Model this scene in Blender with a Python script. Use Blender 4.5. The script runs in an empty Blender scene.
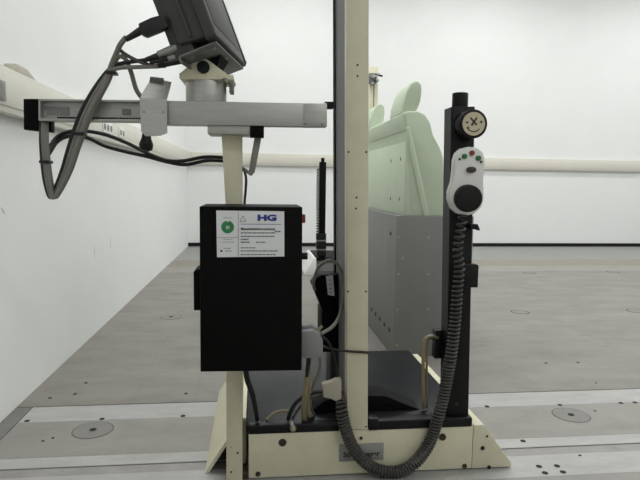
import bpy, bmesh, math, random
from mathutils import Vector, Matrix
random.seed(4)
scene = bpy.context.scene
C = scene.collection

# ------------------------------------------------------------------ camera
F, VPX, VPY, ROLL, CH = 560.0, 256.0, 182.5, 0.002, 1.03
_Y = Vector((VPX - 320, 240 - VPY, -F)).normalized()
_Z = Vector((math.sin(ROLL), math.cos(ROLL), 0)); _Z = (_Z - _Y * _Z.dot(_Y)).normalized()
_X = _Y.cross(_Z)
CAM_R = Matrix((_X, _Y, _Z))            # camera vector -> world vector
cam_data = bpy.data.cameras.new('camera'); cam = bpy.data.objects.new('camera', cam_data); C.objects.link(cam)
cam.matrix_world = Matrix.Translation((0, 0, CH)) @ CAM_R.to_4x4()
cam_data.sensor_width = 36; cam_data.lens = F * 36 / 640; cam_data.clip_start = 0.02
scene.camera = cam

# ------------------------------------------------------------------ world, lights, exposure
world = bpy.data.worlds.new('world'); scene.world = world; world.use_nodes = True
world.node_tree.nodes['Background'].inputs[0].default_value = (0.9, 0.95, 1, 1)
world.node_tree.nodes['Background'].inputs[1].default_value = 0.0
vs = scene.view_settings
vs.view_transform = 'Standard'; vs.look = 'None'; vs.gamma = 1; vs.use_curve_mapping = False
vs.exposure = 0.0
ROOM = dict(x0=-1.08, x1=8.6, y0=-3.0, y1=9.12, h=4.6)
def ceiling_lamp(name, x, y):            # one fluorescent fitting of an assumed ceiling grid, all alike, above the frame
    l = bpy.data.lights.new(name, 'AREA'); l.shape = 'RECTANGLE'; l.size = 1.9; l.size_y = 0.35
    l.energy = 42; l.color = (0.985, 1.0, 0.99)
    o = bpy.data.objects.new(name, l); C.objects.link(o); o.location = (x, y, ROOM['h'] - 0.06)
for ly, row in ((7.5, 'far'), (5.2, 'middle'), (2.9, 'near')):
    for lx, side in ((0.4, 'left'), (3.6, 'middle'), (6.8, 'right')):
        ceiling_lamp('ceiling_lamp_%s_%s_offscreen' % (row, side), lx, ly)
for lx, side in ((2.0, 'left'), (5.2, 'right')):
    ceiling_lamp('ceiling_lamp_behind_%s_offscreen' % side, lx, -1.7)

# ------------------------------------------------------------------ helpers
def W(px, py, Y):                        # world point at depth Y
    d = CAM_R @ Vector((px - 320, 240 - py, -F))
    return Vector((0, 0, CH)) + d * (Y / d.y)
def G(px, py, z=0.0):                    # world point at height z
    d = CAM_R @ Vector((px - 320, 240 - py, -F))
    return Vector((0, 0, CH)) + d * ((z - CH) / d.z)
def rect(px0, px1, py0, py1, Y):         # x0,x1,z0,z1 of a pixel rectangle at depth Y
    xm, ym = (px0 + px1) / 2, (py0 + py1) / 2
    return W(px0, ym, Y).x, W(px1, ym, Y).x, W(xm, py1, Y).z, W(xm, py0, Y).z

class MB:
    def __init__(s): s.bm = bmesh.new()
    def _merge(s, t, bev=0, seg=2):
        bmesh.ops.recalc_face_normals(t, faces=t.faces)
        if bev > 0:
            es = [e for e in t.edges if len(e.link_faces) == 2 and e.calc_face_angle(0) > 0.5]
            if es: bmesh.ops.bevel(t, geom=es, offset=bev, segments=seg, affect='EDGES', profile=0.5, clamp_overlap=True)
        me = bpy.data.meshes.new('tmp'); t.to_mesh(me); t.free(); s.bm.from_mesh(me); bpy.data.meshes.remove(me)
        return s
    def box(s, x0, x1, y0, y1, z0, z1, bev=0, seg=2):
        t = bmesh.new()
        v = [t.verts.new((x, y, z)) for x in (x0, x1) for y in (y0, y1) for z in (z0, z1)]
        for f in ((0,1,3,2),(4,6,7,5),(0,4,5,1),(2,3,7,6),(0,2,6,4),(1,5,7,3)): t.faces.new([v[i] for i in f])
        return s._merge(t, bev, seg)
    def loft(s, A, B, bev=0, seg=2):     # two polygons of equal length -> solid
        t = bmesh.new(); a = [t.verts.new(p) for p in A]; b = [t.verts.new(p) for p in B]; n = len(a)
        t.faces.new(a); t.faces.new(b[::-1])
        for i in range(n): t.faces.new((a[i], b[i], b[(i+1)%n], a[(i+1)%n]))
        return s._merge(t, bev, seg)
    def prism(s, poly, y0, y1, bev=0, seg=2):   # (x,z) outline along y
        return s.loft([(x, y0, z) for x, z in poly], [(x, y1, z) for x, z in poly], bev, seg)
    def quad(s, pts, depth, bev=0):      # four pixel corners on a plane Y (as world points), pushed back
        return s.loft(pts, [Vector(p) + Vector((0, depth, 0)) for p in pts], bev)
    def cyl(s, p0, p1, r0, r1=None, seg=20, bev=0):
        r1 = r0 if r1 is None else r1
        p0, p1 = Vector(p0), Vector(p1); d = (p1 - p0).normalized()
        u = d.orthogonal().normalized(); w = d.cross(u)
        ang = [2*math.pi*i/seg for i in range(seg)]
        A = [p0 + (u*math.cos(a) + w*math.sin(a))*r0 for a in ang]
        B = [p1 + (u*math.cos(a) + w*math.sin(a))*r1 for a in ang]
        return s.loft(A, B, bev)
    def tube(s, pts, r, sides=8):
        t = bmesh.new(); rings = []; n = len(pts)
        up = None
        for i, p in enumerate(pts):
            d = (pts[min(i+1, n-1)] - pts[max(i-1, 0)]).normalized()
            if up is None: up = d.orthogonal().normalized()
            u = (up - d*up.dot(d))
            u = u.normalized() if u.length > 1e-5 else d.orthogonal().normalized()
            up = u; w = d.cross(u)
            rr = r(i/(n-1)) if callable(r) else r
            rings.append([t.verts.new(p + (u*math.cos(2*math.pi*k/sides) + w*math.sin(2*math.pi*k/sides))*rr) for k in range(sides)])
        for a, b in zip(rings, rings[1:]):
            for k in range(sides): t.faces.new((a[k], b[k], b[(k+1)%sides], a[(k+1)%sides]))
        t.faces.new(rings[0][::-1]); t.faces.new(rings[-1])
        return s._merge(t)
def curve(pts, step=0.008):
    P = [Vector(p) for p in pts]; P = [P[0]*2 - P[1]] + P + [P[-1]*2 - P[-2]]
    out = []
    for i in range(1, len(P)-2):
        a, b, c, d = P[i-1:i+3]; n = max(2, int((c-b).length/step))
        for k in range(n):
            t = k/n
            out.append(0.5*((2*b) + (c-a)*t + (2*a-5*b+4*c-d)*t*t + (3*b-a-3*c+d)*t*t*t))
    out.append(P[-2]); return out
def helix(path, R, pitch, n=9):          # coil round a path; pitch and R may be functions of 0..1
    L = [0.0]
    for a, b in zip(path, path[1:]): L.append(L[-1] + (b-a).length)
    out = []; s = 0.0; ph = 0.0; i = 0; up = Vector((0.3, 1, 0.1)).normalized()
    while s < L[-1]:
        while L[i+1] < s: i += 1
        t = (s - L[i])/max(1e-9, L[i+1]-L[i]); p = path[i].lerp(path[i+1], t); d = (path[i+1]-path[i]).normalized()
        u = (up - d*up.dot(d)).normalized(); up = u; w = d.cross(u)
        q = s/L[-1]; rr = R(q) if callable(R) else R; pi_ = pitch(q) if callable(pitch) else pitch
        out.append(p + (u*math.cos(ph) + w*math.sin(ph))*rr)
        ph += 2*math.pi/n; s += pi_/n
    return out

ROOTLOC = {}
def link(name, bm, mat, root_loc, smooth=True):
    bmesh.ops.translate(bm, verts=bm.verts, vec=-Vector(root_loc))
    me = bpy.data.meshes.new(name); bm.to_mesh(me); bm.free(); me.materials.append(mat)
    if smooth:
        me.shade_smooth(); me.set_sharp_from_angle(angle=math.radians(38))
    o = bpy.data.objects.new(name, me); C.objects.link(o); return o
def part(name, mb, mat, parent, label=None, smooth=True, kind=None):
    loc = ROOTLOC[parent.name]; o = link(name, mb.bm, mat, loc, smooth); o.parent = parent; ROOTLOC[o.name] = loc
    if label: o['label'] = label
    if kind: o['kind'] = kind
    return o
def tag(o, label, cat, group=None):
    o['label'] = label; o['category'] = cat
    if group: o['group'] = group
    return o
def thing(name, label, cat, loc, group=None):
    o = bpy.data.objects.new(name, None); C.objects.link(o); o.location = loc; o.empty_display_size = 0.05
    ROOTLOC[o.name] = Vector(loc); return tag(o, label, cat, group)
def single(name, mb, mat, label, cat, group=None, smooth=True):
    xs = [v.co.x for v in mb.bm.verts]; ys = [v.co.y for v in mb.bm.verts]; zs = [v.co.z for v in mb.bm.verts]
    loc = Vector(((min(xs)+max(xs))/2, (min(ys)+max(ys))/2, min(zs)))
    o = link(name, mb.bm, mat, loc, smooth); o.location = loc; ROOTLOC[o.name] = loc; return tag(o, label, cat, group)
def structure(name, mb, mat, smooth=False):
    o = link(name, mb.bm, mat, (0,0,0), smooth); o['kind'] = 'structure'; ROOTLOC[o.name] = Vector((0,0,0)); return o
def text(name, body, x, y, z, size, mat, parent, align='LEFT', bold=0.0, ang=0.0):
    cu = bpy.data.curves.new(name, 'FONT'); cu.body = body; cu.size = size; cu.align_x = align; cu.extrude = 0.0004; cu.offset = bold
    to = bpy.data.objects.new(name, cu); C.objects.link(to)
    dg = bpy.context.evaluated_depsgraph_get(); me = bpy.data.meshes.new_from_object(to.evaluated_get(dg))
    bpy.data.objects.remove(to); bpy.data.curves.remove(cu)
    me.transform(Matrix.Translation(Vector((x, y, z)) - ROOTLOC[parent.name]) @ Matrix.Rotation(math.pi/2, 4, 'X') @ Matrix.Rotation(ang, 4, 'Z'))
    me.materials.clear(); me.materials.append(mat)
    o = bpy.data.objects.new(name, me); C.objects.link(o); o.parent = parent; ROOTLOC[o.name] = ROOTLOC[parent.name]; return o

# ------------------------------------------------------------------ materials
def mat(name, col, rough=0.5, metal=0.0, var=0.06, scale=8.0, bump=0.0, stretch=(1,1,1), spec=0.5, col2=None):
    m = bpy.data.materials.new(name); m.use_nodes = True; nt = m.node_tree; N = nt.nodes; b = N['Principled BSDF']
    b.inputs['Metallic'].default_value = metal; b.inputs['Roughness'].default_value = rough
    b.inputs['Specular IOR Level'].default_value = spec
    tc = N.new('ShaderNodeTexCoord'); mp = N.new('ShaderNodeMapping'); mp.inputs['Scale'].default_value = stretch
    nz = N.new('ShaderNodeTexNoise'); nz.inputs['Scale'].default_value = scale; nz.inputs['Detail'].default_value = 6; nz.inputs['Roughness'].default_value = 0.6
    nt.links.new(tc.outputs['Object'], mp.inputs[0]); nt.links.new(mp.outputs[0], nz.inputs['Vector'])
    rp = N.new('ShaderNodeValToRGB'); rp.color_ramp.elements[0].position = 0.3; rp.color_ramp.elements[1].position = 0.7
    c2 = col2 or tuple(min(1, c*(1+var)) for c in col); c1 = col if col2 else tuple(c*(1-var) for c in col)
    rp.color_ramp.elements[0].color = (*c1, 1); rp.color_ramp.elements[1].color = (*c2, 1)
    nt.links.new(nz.outputs['Fac'], rp.inputs[0]); nt.links.new(rp.outputs[0], b.inputs['Base Color'])
    if bump:
        bp = N.new('ShaderNodeBump'); bp.inputs['Strength'].default_value = bump; bp.inputs['Distance'].default_value = 0.002
        nt.links.new(nz.outputs['Fac'], bp.inputs['Height']); nt.links.new(bp.outputs[0], b.inputs['Normal'])
    return m
def add_grid(m, size, depth=0.12, lw=0.012):     # faint scribed lines on the surface plates
    nt = m.node_tree; N = nt.nodes; b = N['Principled BSDF']; src = b.inputs['Base Color'].links[0].from_socket
    tc = N.new('ShaderNodeTexCoord'); br = N.new('ShaderNodeTexBrick'); br.offset = 0
    br.inputs['Scale'].default_value = 1.0; br.inputs['Brick Width'].default_value = size; br.inputs['Row Height'].default_value = size
    br.inputs['Mortar Size'].default_value = lw; br.inputs['Mortar Smooth'].default_value = 0.4
    nt.links.new(tc.outputs['Object'], br.inputs['Vector'])
    mx = N.new('ShaderNodeMix'); mx.data_type = 'RGBA'; mx.blend_type = 'MULTIPLY'
    ml = N.new('ShaderNodeMath'); ml.operation = 'MULTIPLY'; ml.inputs[1].default_value = depth
    nt.links.new(br.outputs['Fac'], ml.inputs[0]); nt.links.new(ml.outputs[0], mx.inputs['Factor'])
    nt.links.new(src, mx.inputs['A']); mx.inputs['B'].default_value = (0.3, 0.3, 0.3, 1)
    nt.links.new(mx.outputs['Result'], b.inputs['Base Color'])
def add_stain(m, tint, amount, scale, stretch=(1, 1, 1)):    # worn, stained patches with shapes of their own
    nt = m.node_tree; N = nt.nodes; b = N['Principled BSDF']; src = b.inputs['Base Color'].links[0].from_socket
    tc = N.new('ShaderNodeTexCoord'); mp_ = N.new('ShaderNodeMapping'); mp_.inputs['Scale'].default_value = stretch
    nz = N.new('ShaderNodeTexNoise'); nz.inputs['Scale'].default_value = scale; nz.inputs['Detail'].default_value = 9; nz.inputs['Roughness'].default_value = 0.72
    nt.links.new(tc.outputs['Object'], mp_.inputs[0]); nt.links.new(mp_.outputs[0], nz.inputs['Vector'])
    mr = N.new('ShaderNodeMapRange'); mr.inputs['From Min'].default_value = 0.48; mr.inputs['From Max'].default_value = 0.72; mr.inputs['To Max'].default_value = amount
    nt.links.new(nz.outputs['Fac'], mr.inputs['Value'])
    mx = N.new('ShaderNodeMix'); mx.data_type = 'RGBA'; mx.blend_type = 'MULTIPLY'
    nt.links.new(mr.outputs['Result'], mx.inputs['Factor']); nt.links.new(src, mx.inputs['A']); mx.inputs['B'].default_value = (*tint, 1)
    nt.links.new(mx.outputs['Result'], b.inputs['Base Color'])
M = {}
M['wall'] = mat('wall_paint', (0.80, 0.81, 0.80), 0.75, var=0.015, scale=2.5)
M['scuff'] = mat('wall_scuff', (0.55, 0.55, 0.54), 0.8)
M['ceil'] = mat('ceiling_paint', (0.8, 0.8, 0.79), 0.9, var=0.02)
M['duct'] = mat('duct_plastic', (0.66, 0.64, 0.57), 0.45, var=0.02)
M['cream'] = mat('cream_paint', (0.69, 0.66, 0.49), 0.55, var=0.05, scale=14, bump=0.02)
M['tanbox'] = mat('tan_box_paint', (0.45, 0.42, 0.34), 0.5, var=0.03)
M['black'] = mat('black_paint', (0.008, 0.008, 0.009), 0.45, var=0.2, scale=20, spec=0.25)
M['matte'] = mat('black_sheet_metal', (0.004, 0.004, 0.004), 0.6, var=0.15, scale=30, spec=0.09)
M['dkgrey'] = mat('dark_grey_plastic', (0.045, 0.047, 0.045), 0.55, var=0.1, scale=10)
M['screen'] = mat('screen_glass', (0.012, 0.012, 0.013), 0.5, var=0.05, spec=0.2)
M['alu'] = mat('brushed_aluminium', (0.50, 0.50, 0.48), 0.42, 0.85, var=0.08, scale=14, stretch=(1, 1, 12))
M['alu_l'] = mat('brushed_aluminium_long', (0.46, 0.46, 0.44), 0.45, 0.8, var=0.08, scale=10, stretch=(1, 6, 14))
M['alu_d'] = mat('dull_aluminium', (0.20, 0.205, 0.195), 0.5, 0.5, var=0.12, scale=25)
M['plate'] = mat('name_plate_metal', (0.30, 0.30, 0.28), 0.45, 0.1, var=0.05, scale=30)
M['steel'] = mat('steel', (0.33, 0.33, 0.32), 0.35, 0.9, var=0.1, scale=40)
M['rail'] = mat('grey_guide_rail', (0.13, 0.135, 0.138), 0.55, 0.0, var=0.06, scale=10, stretch=(1,1,0.2))
M['post'] = mat('post_side_grey', (0.032, 0.034, 0.036), 0.5, 0.0, var=0.12, spec=0.3)
M['slate'] = mat('dark_glossy_platform', (0.018, 0.019, 0.022), 0.3, 0.0, var=0.3, scale=6, bump=0.03, spec=0.1)
M['iron'] = mat('cast_iron_plate', (0.195, 0.184, 0.165), 0.5, 0.0, scale=3.2, bump=0.03, stretch=(0.6, 1.4, 1), col2=(0.255, 0.243, 0.22)); add_grid(M['iron'], 0.29, 0.07)
M['iron2'] = mat('cast_iron_plate_plain', (0.24, 0.23, 0.212), 0.5, 0.0, scale=4, bump=0.03, col2=(0.29, 0.28, 0.258))
M['strip'] = mat('machined_edge_strip', (0.40, 0.395, 0.388), 0.45, 0.0, var=0.09, scale=9, stretch=(0.5, 2, 1))
M['iron_d'] = mat('dull_iron_strip', (0.16, 0.155, 0.147), 0.6, var=0.12, scale=6)
M['iron3'] = mat('worn_iron_strip', (0.25, 0.24, 0.225), 0.55, scale=9, bump=0.03, col2=(0.33, 0.315, 0.3))
M['cover'] = mat('iron_cover', (0.205, 0.197, 0.182), 0.55, scale=20, var=0.1)
M['joint'] = mat('joint_dirt_groove_shade', (0.09, 0.086, 0.08), 0.8)  # joint dirt; on the cover rings also painted groove shade
for k_, a_ in (('iron', 0.55), ('iron2', 0.45), ('strip', 0.4), ('iron3', 0.7)): add_stain(M[k_], (0.62, 0.57, 0.52), a_, 4.5, (0.7, 1.3, 1))
for k_ in ('iron', 'iron2', 'strip'): add_stain(M[k_], (0.7, 0.7, 0.7), 0.35, 38, (0.4, 2.0, 1))
add_stain(M['slate'], (0.4, 0.4, 0.42), 0.8, 7)
M['concrete'] = mat('grey_floor_paint', (0.25, 0.257, 0.24), 0.45, var=0.05, scale=2)
M['brown'] = mat('brown_floor_strip', (0.25, 0.225, 0.185), 0.6, var=0.06, scale=5)
M['hole'] = mat('bolt_black_hole_shade', (0.012, 0.011, 0.010), 0.8)  # near-black for bolts and marks; stands in for shade inside holes
M['rust'] = mat('rusty_bolt', (0.045, 0.025, 0.018), 0.6, var=0.4, scale=80)
M['foam'] = mat('pale_green_foam', (0.60, 0.685, 0.53), 0.7, var=0.025, scale=10)
M['plinth'] = mat('grey_plinth_board', (0.21, 0.21, 0.203), 0.6, var=0.09, scale=3, stretch=(1, 1, 0.4))
M['brass'] = mat('brass_screw', (0.45, 0.36, 0.2), 0.4, 0.7)
M['white'] = mat('white_plastic', (0.80, 0.795, 0.77), 0.4, var=0.02)
M['paper'] = mat('label_paper', (0.80, 0.81, 0.82), 0.5, var=0.01)
M['green'] = mat('green_print', (0.03, 0.22, 0.08), 0.5)
M['blue'] = mat('blue_print', (0.02, 0.03, 0.26), 0.5)
M['ink'] = mat('grey_ink', (0.16, 0.17, 0.18), 0.6)
M['inkd'] = mat('black_ink', (0.03, 0.03, 0.03), 0.6)
M['red'] = mat('red_switch', (0.25, 0.01, 0.012), 0.4)
M['redb'] = mat('red_button', (0.22, 0.03, 0.015), 0.35)
M['greenb'] = mat('green_button', (0.02, 0.16, 0.05), 0.35)
M['brownb'] = mat('brown_cap', (0.05, 0.035, 0.028), 0.4)
M['knob'] = mat('black_knob', (0.009, 0.008, 0.008), 0.5, spec=0.25)
M['dial'] = mat('dial_face', (0.60, 0.54, 0.38), 0.5, var=0.03)
M['cab_k'] = mat('black_cable', (0.010, 0.010, 0.011), 0.5)
M['cab_g'] = mat('grey_cable', (0.21, 0.205, 0.185), 0.55)
M['cab_t2'] = mat('warm_grey_cable', (0.17, 0.16, 0.125), 0.55)
M['cab_dg'] = mat('dark_grey_cable', (0.07, 0.07, 0.068), 0.55)
M['cab_t'] = mat('tan_cable', (0.30, 0.25, 0.15), 0.55)
M['coil'] = mat('grey_coil_cord', (0.06, 0.057, 0.053), 0.5)
M['coil_k'] = mat('black_coil_cord', (0.02, 0.02, 0.02), 0.4)
M['plug'] = mat('cream_plug', (0.42, 0.39, 0.31), 0.5)
M['gplug'] = mat('grey_plug', (0.25, 0.255, 0.255), 0.5)

# ------------------------------------------------------------------ the room
X0, X1, Y0, Y1, H = ROOM['x0'], ROOM['x1'], ROOM['y0'], ROOM['y1'], ROOM['h']
floor = structure('floor', MB().box(X0-0.2, X1+0.2, Y0-0.2, Y1+0.2, -0.25, -0.012), M['joint'])
structure('wall_left', MB().box(X0-0.2, X0, Y0-0.2, Y1+0.2, -0.25, H), M['wall'])
structure('wall_back', MB().box(X0, X1, Y1, Y1+0.2, -0.25, H), M['wall'])
structure('wall_right', MB().box(X1, X1+0.2, Y0-0.2, Y1+0.2, -0.25, H), M['wall'])
structure('wall_front', MB().box(X0, X1, Y0-0.2, Y0, -0.25, H), M['wall'])
structure('ceiling', MB().box(X0-0.2, X1+0.2, Y0-0.2, Y1+0.2, H, H+0.2), M['ceil'])
structure('baseboard_back', MB().box(X0, X1, Y1-0.02, Y1, 0, 0.055), M['black'])

# surface plates: each one a slab with its own edges, joints open between them
YA, YA2, YB2, YB = 2.59, 2.42, 2.097, 2.015
g = 0.004
def slab(name, x0, x1, y0, y1, m, top=0.0):
    return part(name, MB().box(x0, x1, y0, y1, -0.0125, top, 0.0012, 1), m, floor, smooth=False)
xl = X0 + 0.075
slab('floor_edge_strip', X0, xl - g, Y0, YA - g, M['iron_d'])
slab('floor_plate', X0, X1, YA + g, 6.42, M['iron'])
slab('machined_strip', xl, X1, YA2, YA - g, M['strip'])
slab('floor_plate', xl, X1, YB2, YA2, M['iron2'])
slab('machined_strip', xl, X1, YB + g, YB2, M['strip'])
slab('dull_strip', xl, X1, 1.955, YB - g, M['iron3'], -0.001)
slab('machined_strip', xl, X1, 1.80, 1.955, M['strip'])
slab('floor_plate', xl, X1, 1.44, 1.80, M['iron2'])
slab('floor_plate', xl, X1, 0.5, 1.44 - g, M['iron2'])
slab('floor_plate', xl, X1, Y0, 0.5 - g, M['iron2'])
slab('machined_strip', X0, X1, 6.42 + g, 6.86, M['iron2'])
slab('brown_strip', X0, X1, 6.86 + g, 7.45, M['brown'], -0.001)
slab('floor_slab', X0, X1, 7.45, Y1, M['concrete'], -0.001)
def plug(px, py, r, ring=0.004):
    p = G(px, py); o = part('round_floor_cover', MB().cyl((p.x, p.y, -0.004), (p.x, p.y, 0.0012), r - ring, seg=40), M['cover'], floor)
    part('painted_cover_groove', MB().cyl((p.x, p.y, -0.004), (p.x, p.y, 0.0006), r, seg=40), M['joint'], floor)  # raised dark ring; its colour paints the shade of a grimy groove
    return p
for px, py in ((93, 430), (171, 317), (571, 415)):
    p = plug(px, py, 0.082)
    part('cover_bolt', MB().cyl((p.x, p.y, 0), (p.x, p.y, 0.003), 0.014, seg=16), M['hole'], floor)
for px, py in ((520, 312), (530, 273), (613, 272), (636, 311)): plug(px, py, 0.075, 0.012)
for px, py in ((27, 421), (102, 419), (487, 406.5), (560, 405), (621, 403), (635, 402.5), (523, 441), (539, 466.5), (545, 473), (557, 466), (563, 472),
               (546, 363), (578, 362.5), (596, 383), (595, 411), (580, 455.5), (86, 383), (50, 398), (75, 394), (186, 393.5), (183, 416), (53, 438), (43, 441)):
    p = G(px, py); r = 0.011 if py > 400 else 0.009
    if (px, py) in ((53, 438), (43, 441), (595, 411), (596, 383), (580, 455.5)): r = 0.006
    part('painted_bolt_hole', MB().cyl((p.x, p.y, -0.003), (p.x, p.y, 0.0012), r, seg=14), M['hole'], floor)  # raised dark disc; the shade inside a hole is painted in its colour

wl = bpy.data.objects['wall_left']
for px, py, l, lean in ((94.5, 252, 0.05, 0.25), (110.5, 243, 0.05, 0.1), (3, 211, 0.03, 1.2)):
    d = CAM_R @ Vector((px-320, 240-py, -F)); p = Vector((0, 0, CH)) + d*(X0/d.x); dv = Vector((0, lean, -1)).normalized()*l; n = Vector((0, 1, lean)).normalized()*0.012
    part('scuff_mark', MB().loft([p+dv, p+n*0.6, p-dv, p-n*0.6], [q+Vector((0.0006, 0, 0)) for q in (p+dv, p+n*0.6, p-dv, p-n*0.6)]), M['scuff'], wl)
# wall ducts: thing > lid strips, outlets
dz0, dz1, dd = 1.303, 1.493, 0.055
t = thing('wall_cable_duct', 'cream wall duct with outlets running along the white wall beside the cables', 'cable duct', (X0, 4, dz0))
part('duct_body', MB().box(X0, X0+dd, Y0, Y1, dz0, dz1, 0.006), M['duct'], t)
part('duct_lid', MB().box(X0+dd-0.004, X0+dd+0.006, Y0, Y1-dd, dz0+0.028, dz1-0.028, 0.003), M['duct'], t)
def left_outlet(y, z0, z1, w, m=M['white'], n=1):
    for k in range(n):
        o = part('outlet', MB().box(X0+dd+0.004, X0+dd+0.014, y+k*w*1.1, y+k*w*1.1+w, z0, z1, 0.003), m, t)
        part('outlet_socket', MB().cyl((X0+dd+0.012, y+k*w*1.1+w/2, (z0+z1)/2), (X0+dd+0.0165, y+k*w*1.1+w/2, (z0+z1)/2), w*0.3, seg=16), M['cab_g'], o)
left_outlet(2.36, 1.345, 1.425, 0.10, M['gplug'])
left_outlet(3.93, 1.352, 1.43, 0.075, n=3)
left_outlet(4.38, 1.352, 1.43, 0.075, n=2)
t = thing('wall_cable_duct', 'cream wall duct running along the far wall above the black skirting', 'cable duct', (3, Y1, dz0))
part('duct_body', MB().box(X0+dd, X1, Y1-dd, Y1, dz0, dz1, 0.006), M['duct'], t)
part('duct_lid', MB().box(X0+dd, X1, Y1-dd-0.006, Y1-dd+0.004, dz0+0.028, dz1-0.028, 0.003), M['duct'], t)
# small wedge box on top of the duct
mb = MB().loft([(X0, 2.585, dz1), (X0, 2.625, dz1+0.036), (X0, 2.74, dz1+0.034), (X0, 2.84, dz1)],
               [(X0+0.05, 2.585, dz1), (X0+0.05, 2.625, dz1+0.036), (X0+0.05, 2.74, dz1+0.034), (X0+0.05, 2.84, dz1)], 0.003)
single('wedge_box', mb, M['tanbox'], 'small tan wedge shaped box sitting on the wall duct', 'box')

# ------------------------------------------------------------------ near measuring machine
YM = 1.87
PT = 0.196                                    # platform top height
BZ = 0.168                                    # cream base top
mroot = thing('measuring_machine', 'cream measuring machine with tall column, black post and name plate on its base', 'measuring machine', (0.38, 2.2, 0))
xb0, xb1 = W(248.5, 455, YM).x, W(472.5, 449, YM).x
base = part('base', MB().box(xb0, xb1, YM, 2.72, 0.004, BZ, 0.004), M['cream'], mroot)
xf = W(511, 468, YM).x
foot = part('foot', MB().prism([(xb1+0.001, 0.004), (xf, 0.004), (xf, 0.018), (W(484, 428, YM).x, BZ), (xb1+0.001, BZ)], YM, 2.72, 0.002), M['cream'], mroot)
# left foot: a sloping cream plate, hollow at its front end
xlf = G(205, 472).x; xlt = W(241, 440, YM).x
part('foot', MB().loft([(xlf, 1.93, 0.0), (xlf+0.014, 1.93, 0.0), (xlt, 1.93, 0.18), (xlt, 1.93, 0.20)],
                        [(xlf, 2.72, 0.0), (xlf+0.014, 2.72, 0.0), (xlt, 2.72, 0.18), (xlt, 2.72, 0.20)]), M['cream'], mroot)
part('foot_web', MB().prism([(xlf+0.02, 0.002), (xlt, 0.002), (xlt, 0.175)], 2.25, 2.70), M['cream'], mroot)
part('base_border', MB().box(xlt, xb0-0.009, 1.93, 2.72, 0.004, PT+0.002, 0.002), M['cream'], mroot)
plat = part('platform', MB().box(xb0-0.008, W(471, 421, YM).x, YM+0.002, 2.70, BZ-0.002, PT, 0.006, 3), M['slate'], mroot)
part('platform_lip', MB().box(xb0-0.002, W(340, 421, YM).x, YM-0.004, YM+0.03, BZ-0.004, PT+0.001, 0.007, 3), M['black'], mroot)
part('platform_lip', MB().box(W(369, 421, YM).x, W(472, 421, YM).x, YM-0.004, YM+0.05, BZ-0.004, PT+0.002, 0.004, 3), M['black'], mroot)
part('lip_block', MB().box(W(368.5, 421, YM).x, W(378, 421, YM).x, YM-0.008, YM+0.03, BZ-0.002, PT+0.012, 0.002), M['black'], mroot)
def bolt(px, py, r, m=M['hole'], y=YM, parent=base, d=0.0035):
    p = W(px, py, y)
    part('bolt', MB().cyl((p.x, y+0.004, p.z), (p.x, y-d, p.z), r, r*0.85, seg=14), m, parent)
for px, py, r in ((282.5, 442.5, 0.0155), (258, 474, 0.010), (361, 438, 0.0065), (442.5, 437, 0.0145), (464.5, 466, 0.010)): bolt(px, py, r, M['rust'])
for px, py, r in ((482.5, 448, 0.0085), (489, 467, 0.0075), (487, 436, 0.004)): bolt(px, py, r, parent=foot)
# name plate
x0, x1, z0, z1 = rect(339, 383.5, 443.5, 460.5, YM)
npl = part('name_plate', MB().box(x0, x1, YM-0.003, YM+0.001, z0, z1, 0.0008), M['plate'], base, 'grey metal name plate')
text('plate_lettering', 'Stiefelmayer', (x0+x1)/2, YM-0.0033, z0+0.016, 0.0265, M['inkd'], npl, 'CENTER', 0.0009)
part('plate_line', MB().box(x0+0.02, x1-0.02, YM-0.0034, YM-0.002, z0+0.007, z0+0.010), M['ink'], npl)
# column
def pq(px_t0, px_t1, px_b0, px_b1, pyt, pyb, Y):
    return [W(px_t0, pyt, Y), W(px_t1, pyt, Y), W(px_b1, pyb, Y), W(px_b0, pyb, Y)]
YC = YM - 0.006
col = part('column', MB().quad(pq(347.0, 369.2, 347.0, 367.8, -95, 429.5, YC), 0.05, 0.002), M['cream'], mroot)
def side_strip(y0, y1, in0, in1, m, name):   # strips on the column's left side, receding
    a = pq(347.0, 366, 347.0, 364.5, -95, 423, YC)
    f = [p + Vector((0, y0-YC, 0)) for p in a]; b = [p + Vector((0, y1-YC, 0)) for p in a]
    for q in (f, b): q[0].x += in0; q[3].x += in0
    return part(name, MB().loft(f, b), m, col)
side_strip(YC+0.045, YC+0.25, 0.003, 0, M['rail'], 'guide_rail')
side_strip(YC+0.25, YC+0.262, 0.0, 0, M['alu_l'], 'rail_edge')
side_strip(YC+0.262, YC+0.30, -0.005, 0, M['matte'], 'cover_strip')
for px, py in ((357.5, 65), (357.5, 76), (348.5, 152), (366.3, 152), (356.5, 197.5), (356, 208.5), (348, 291.5), (366, 291.5), (366, 426.5)):
    bolt(px, py, 0.0038, y=YC, parent=col, d=0.0012)
part('column_bracket', MB().box(W(325, 105, 1.95).x, W(334, 105, 1.95).x, 1.95, 1.99, W(329, 108, 1.95).z, W(329, 101.5, 1.95).z, 0.002), M['black'], col)
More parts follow.
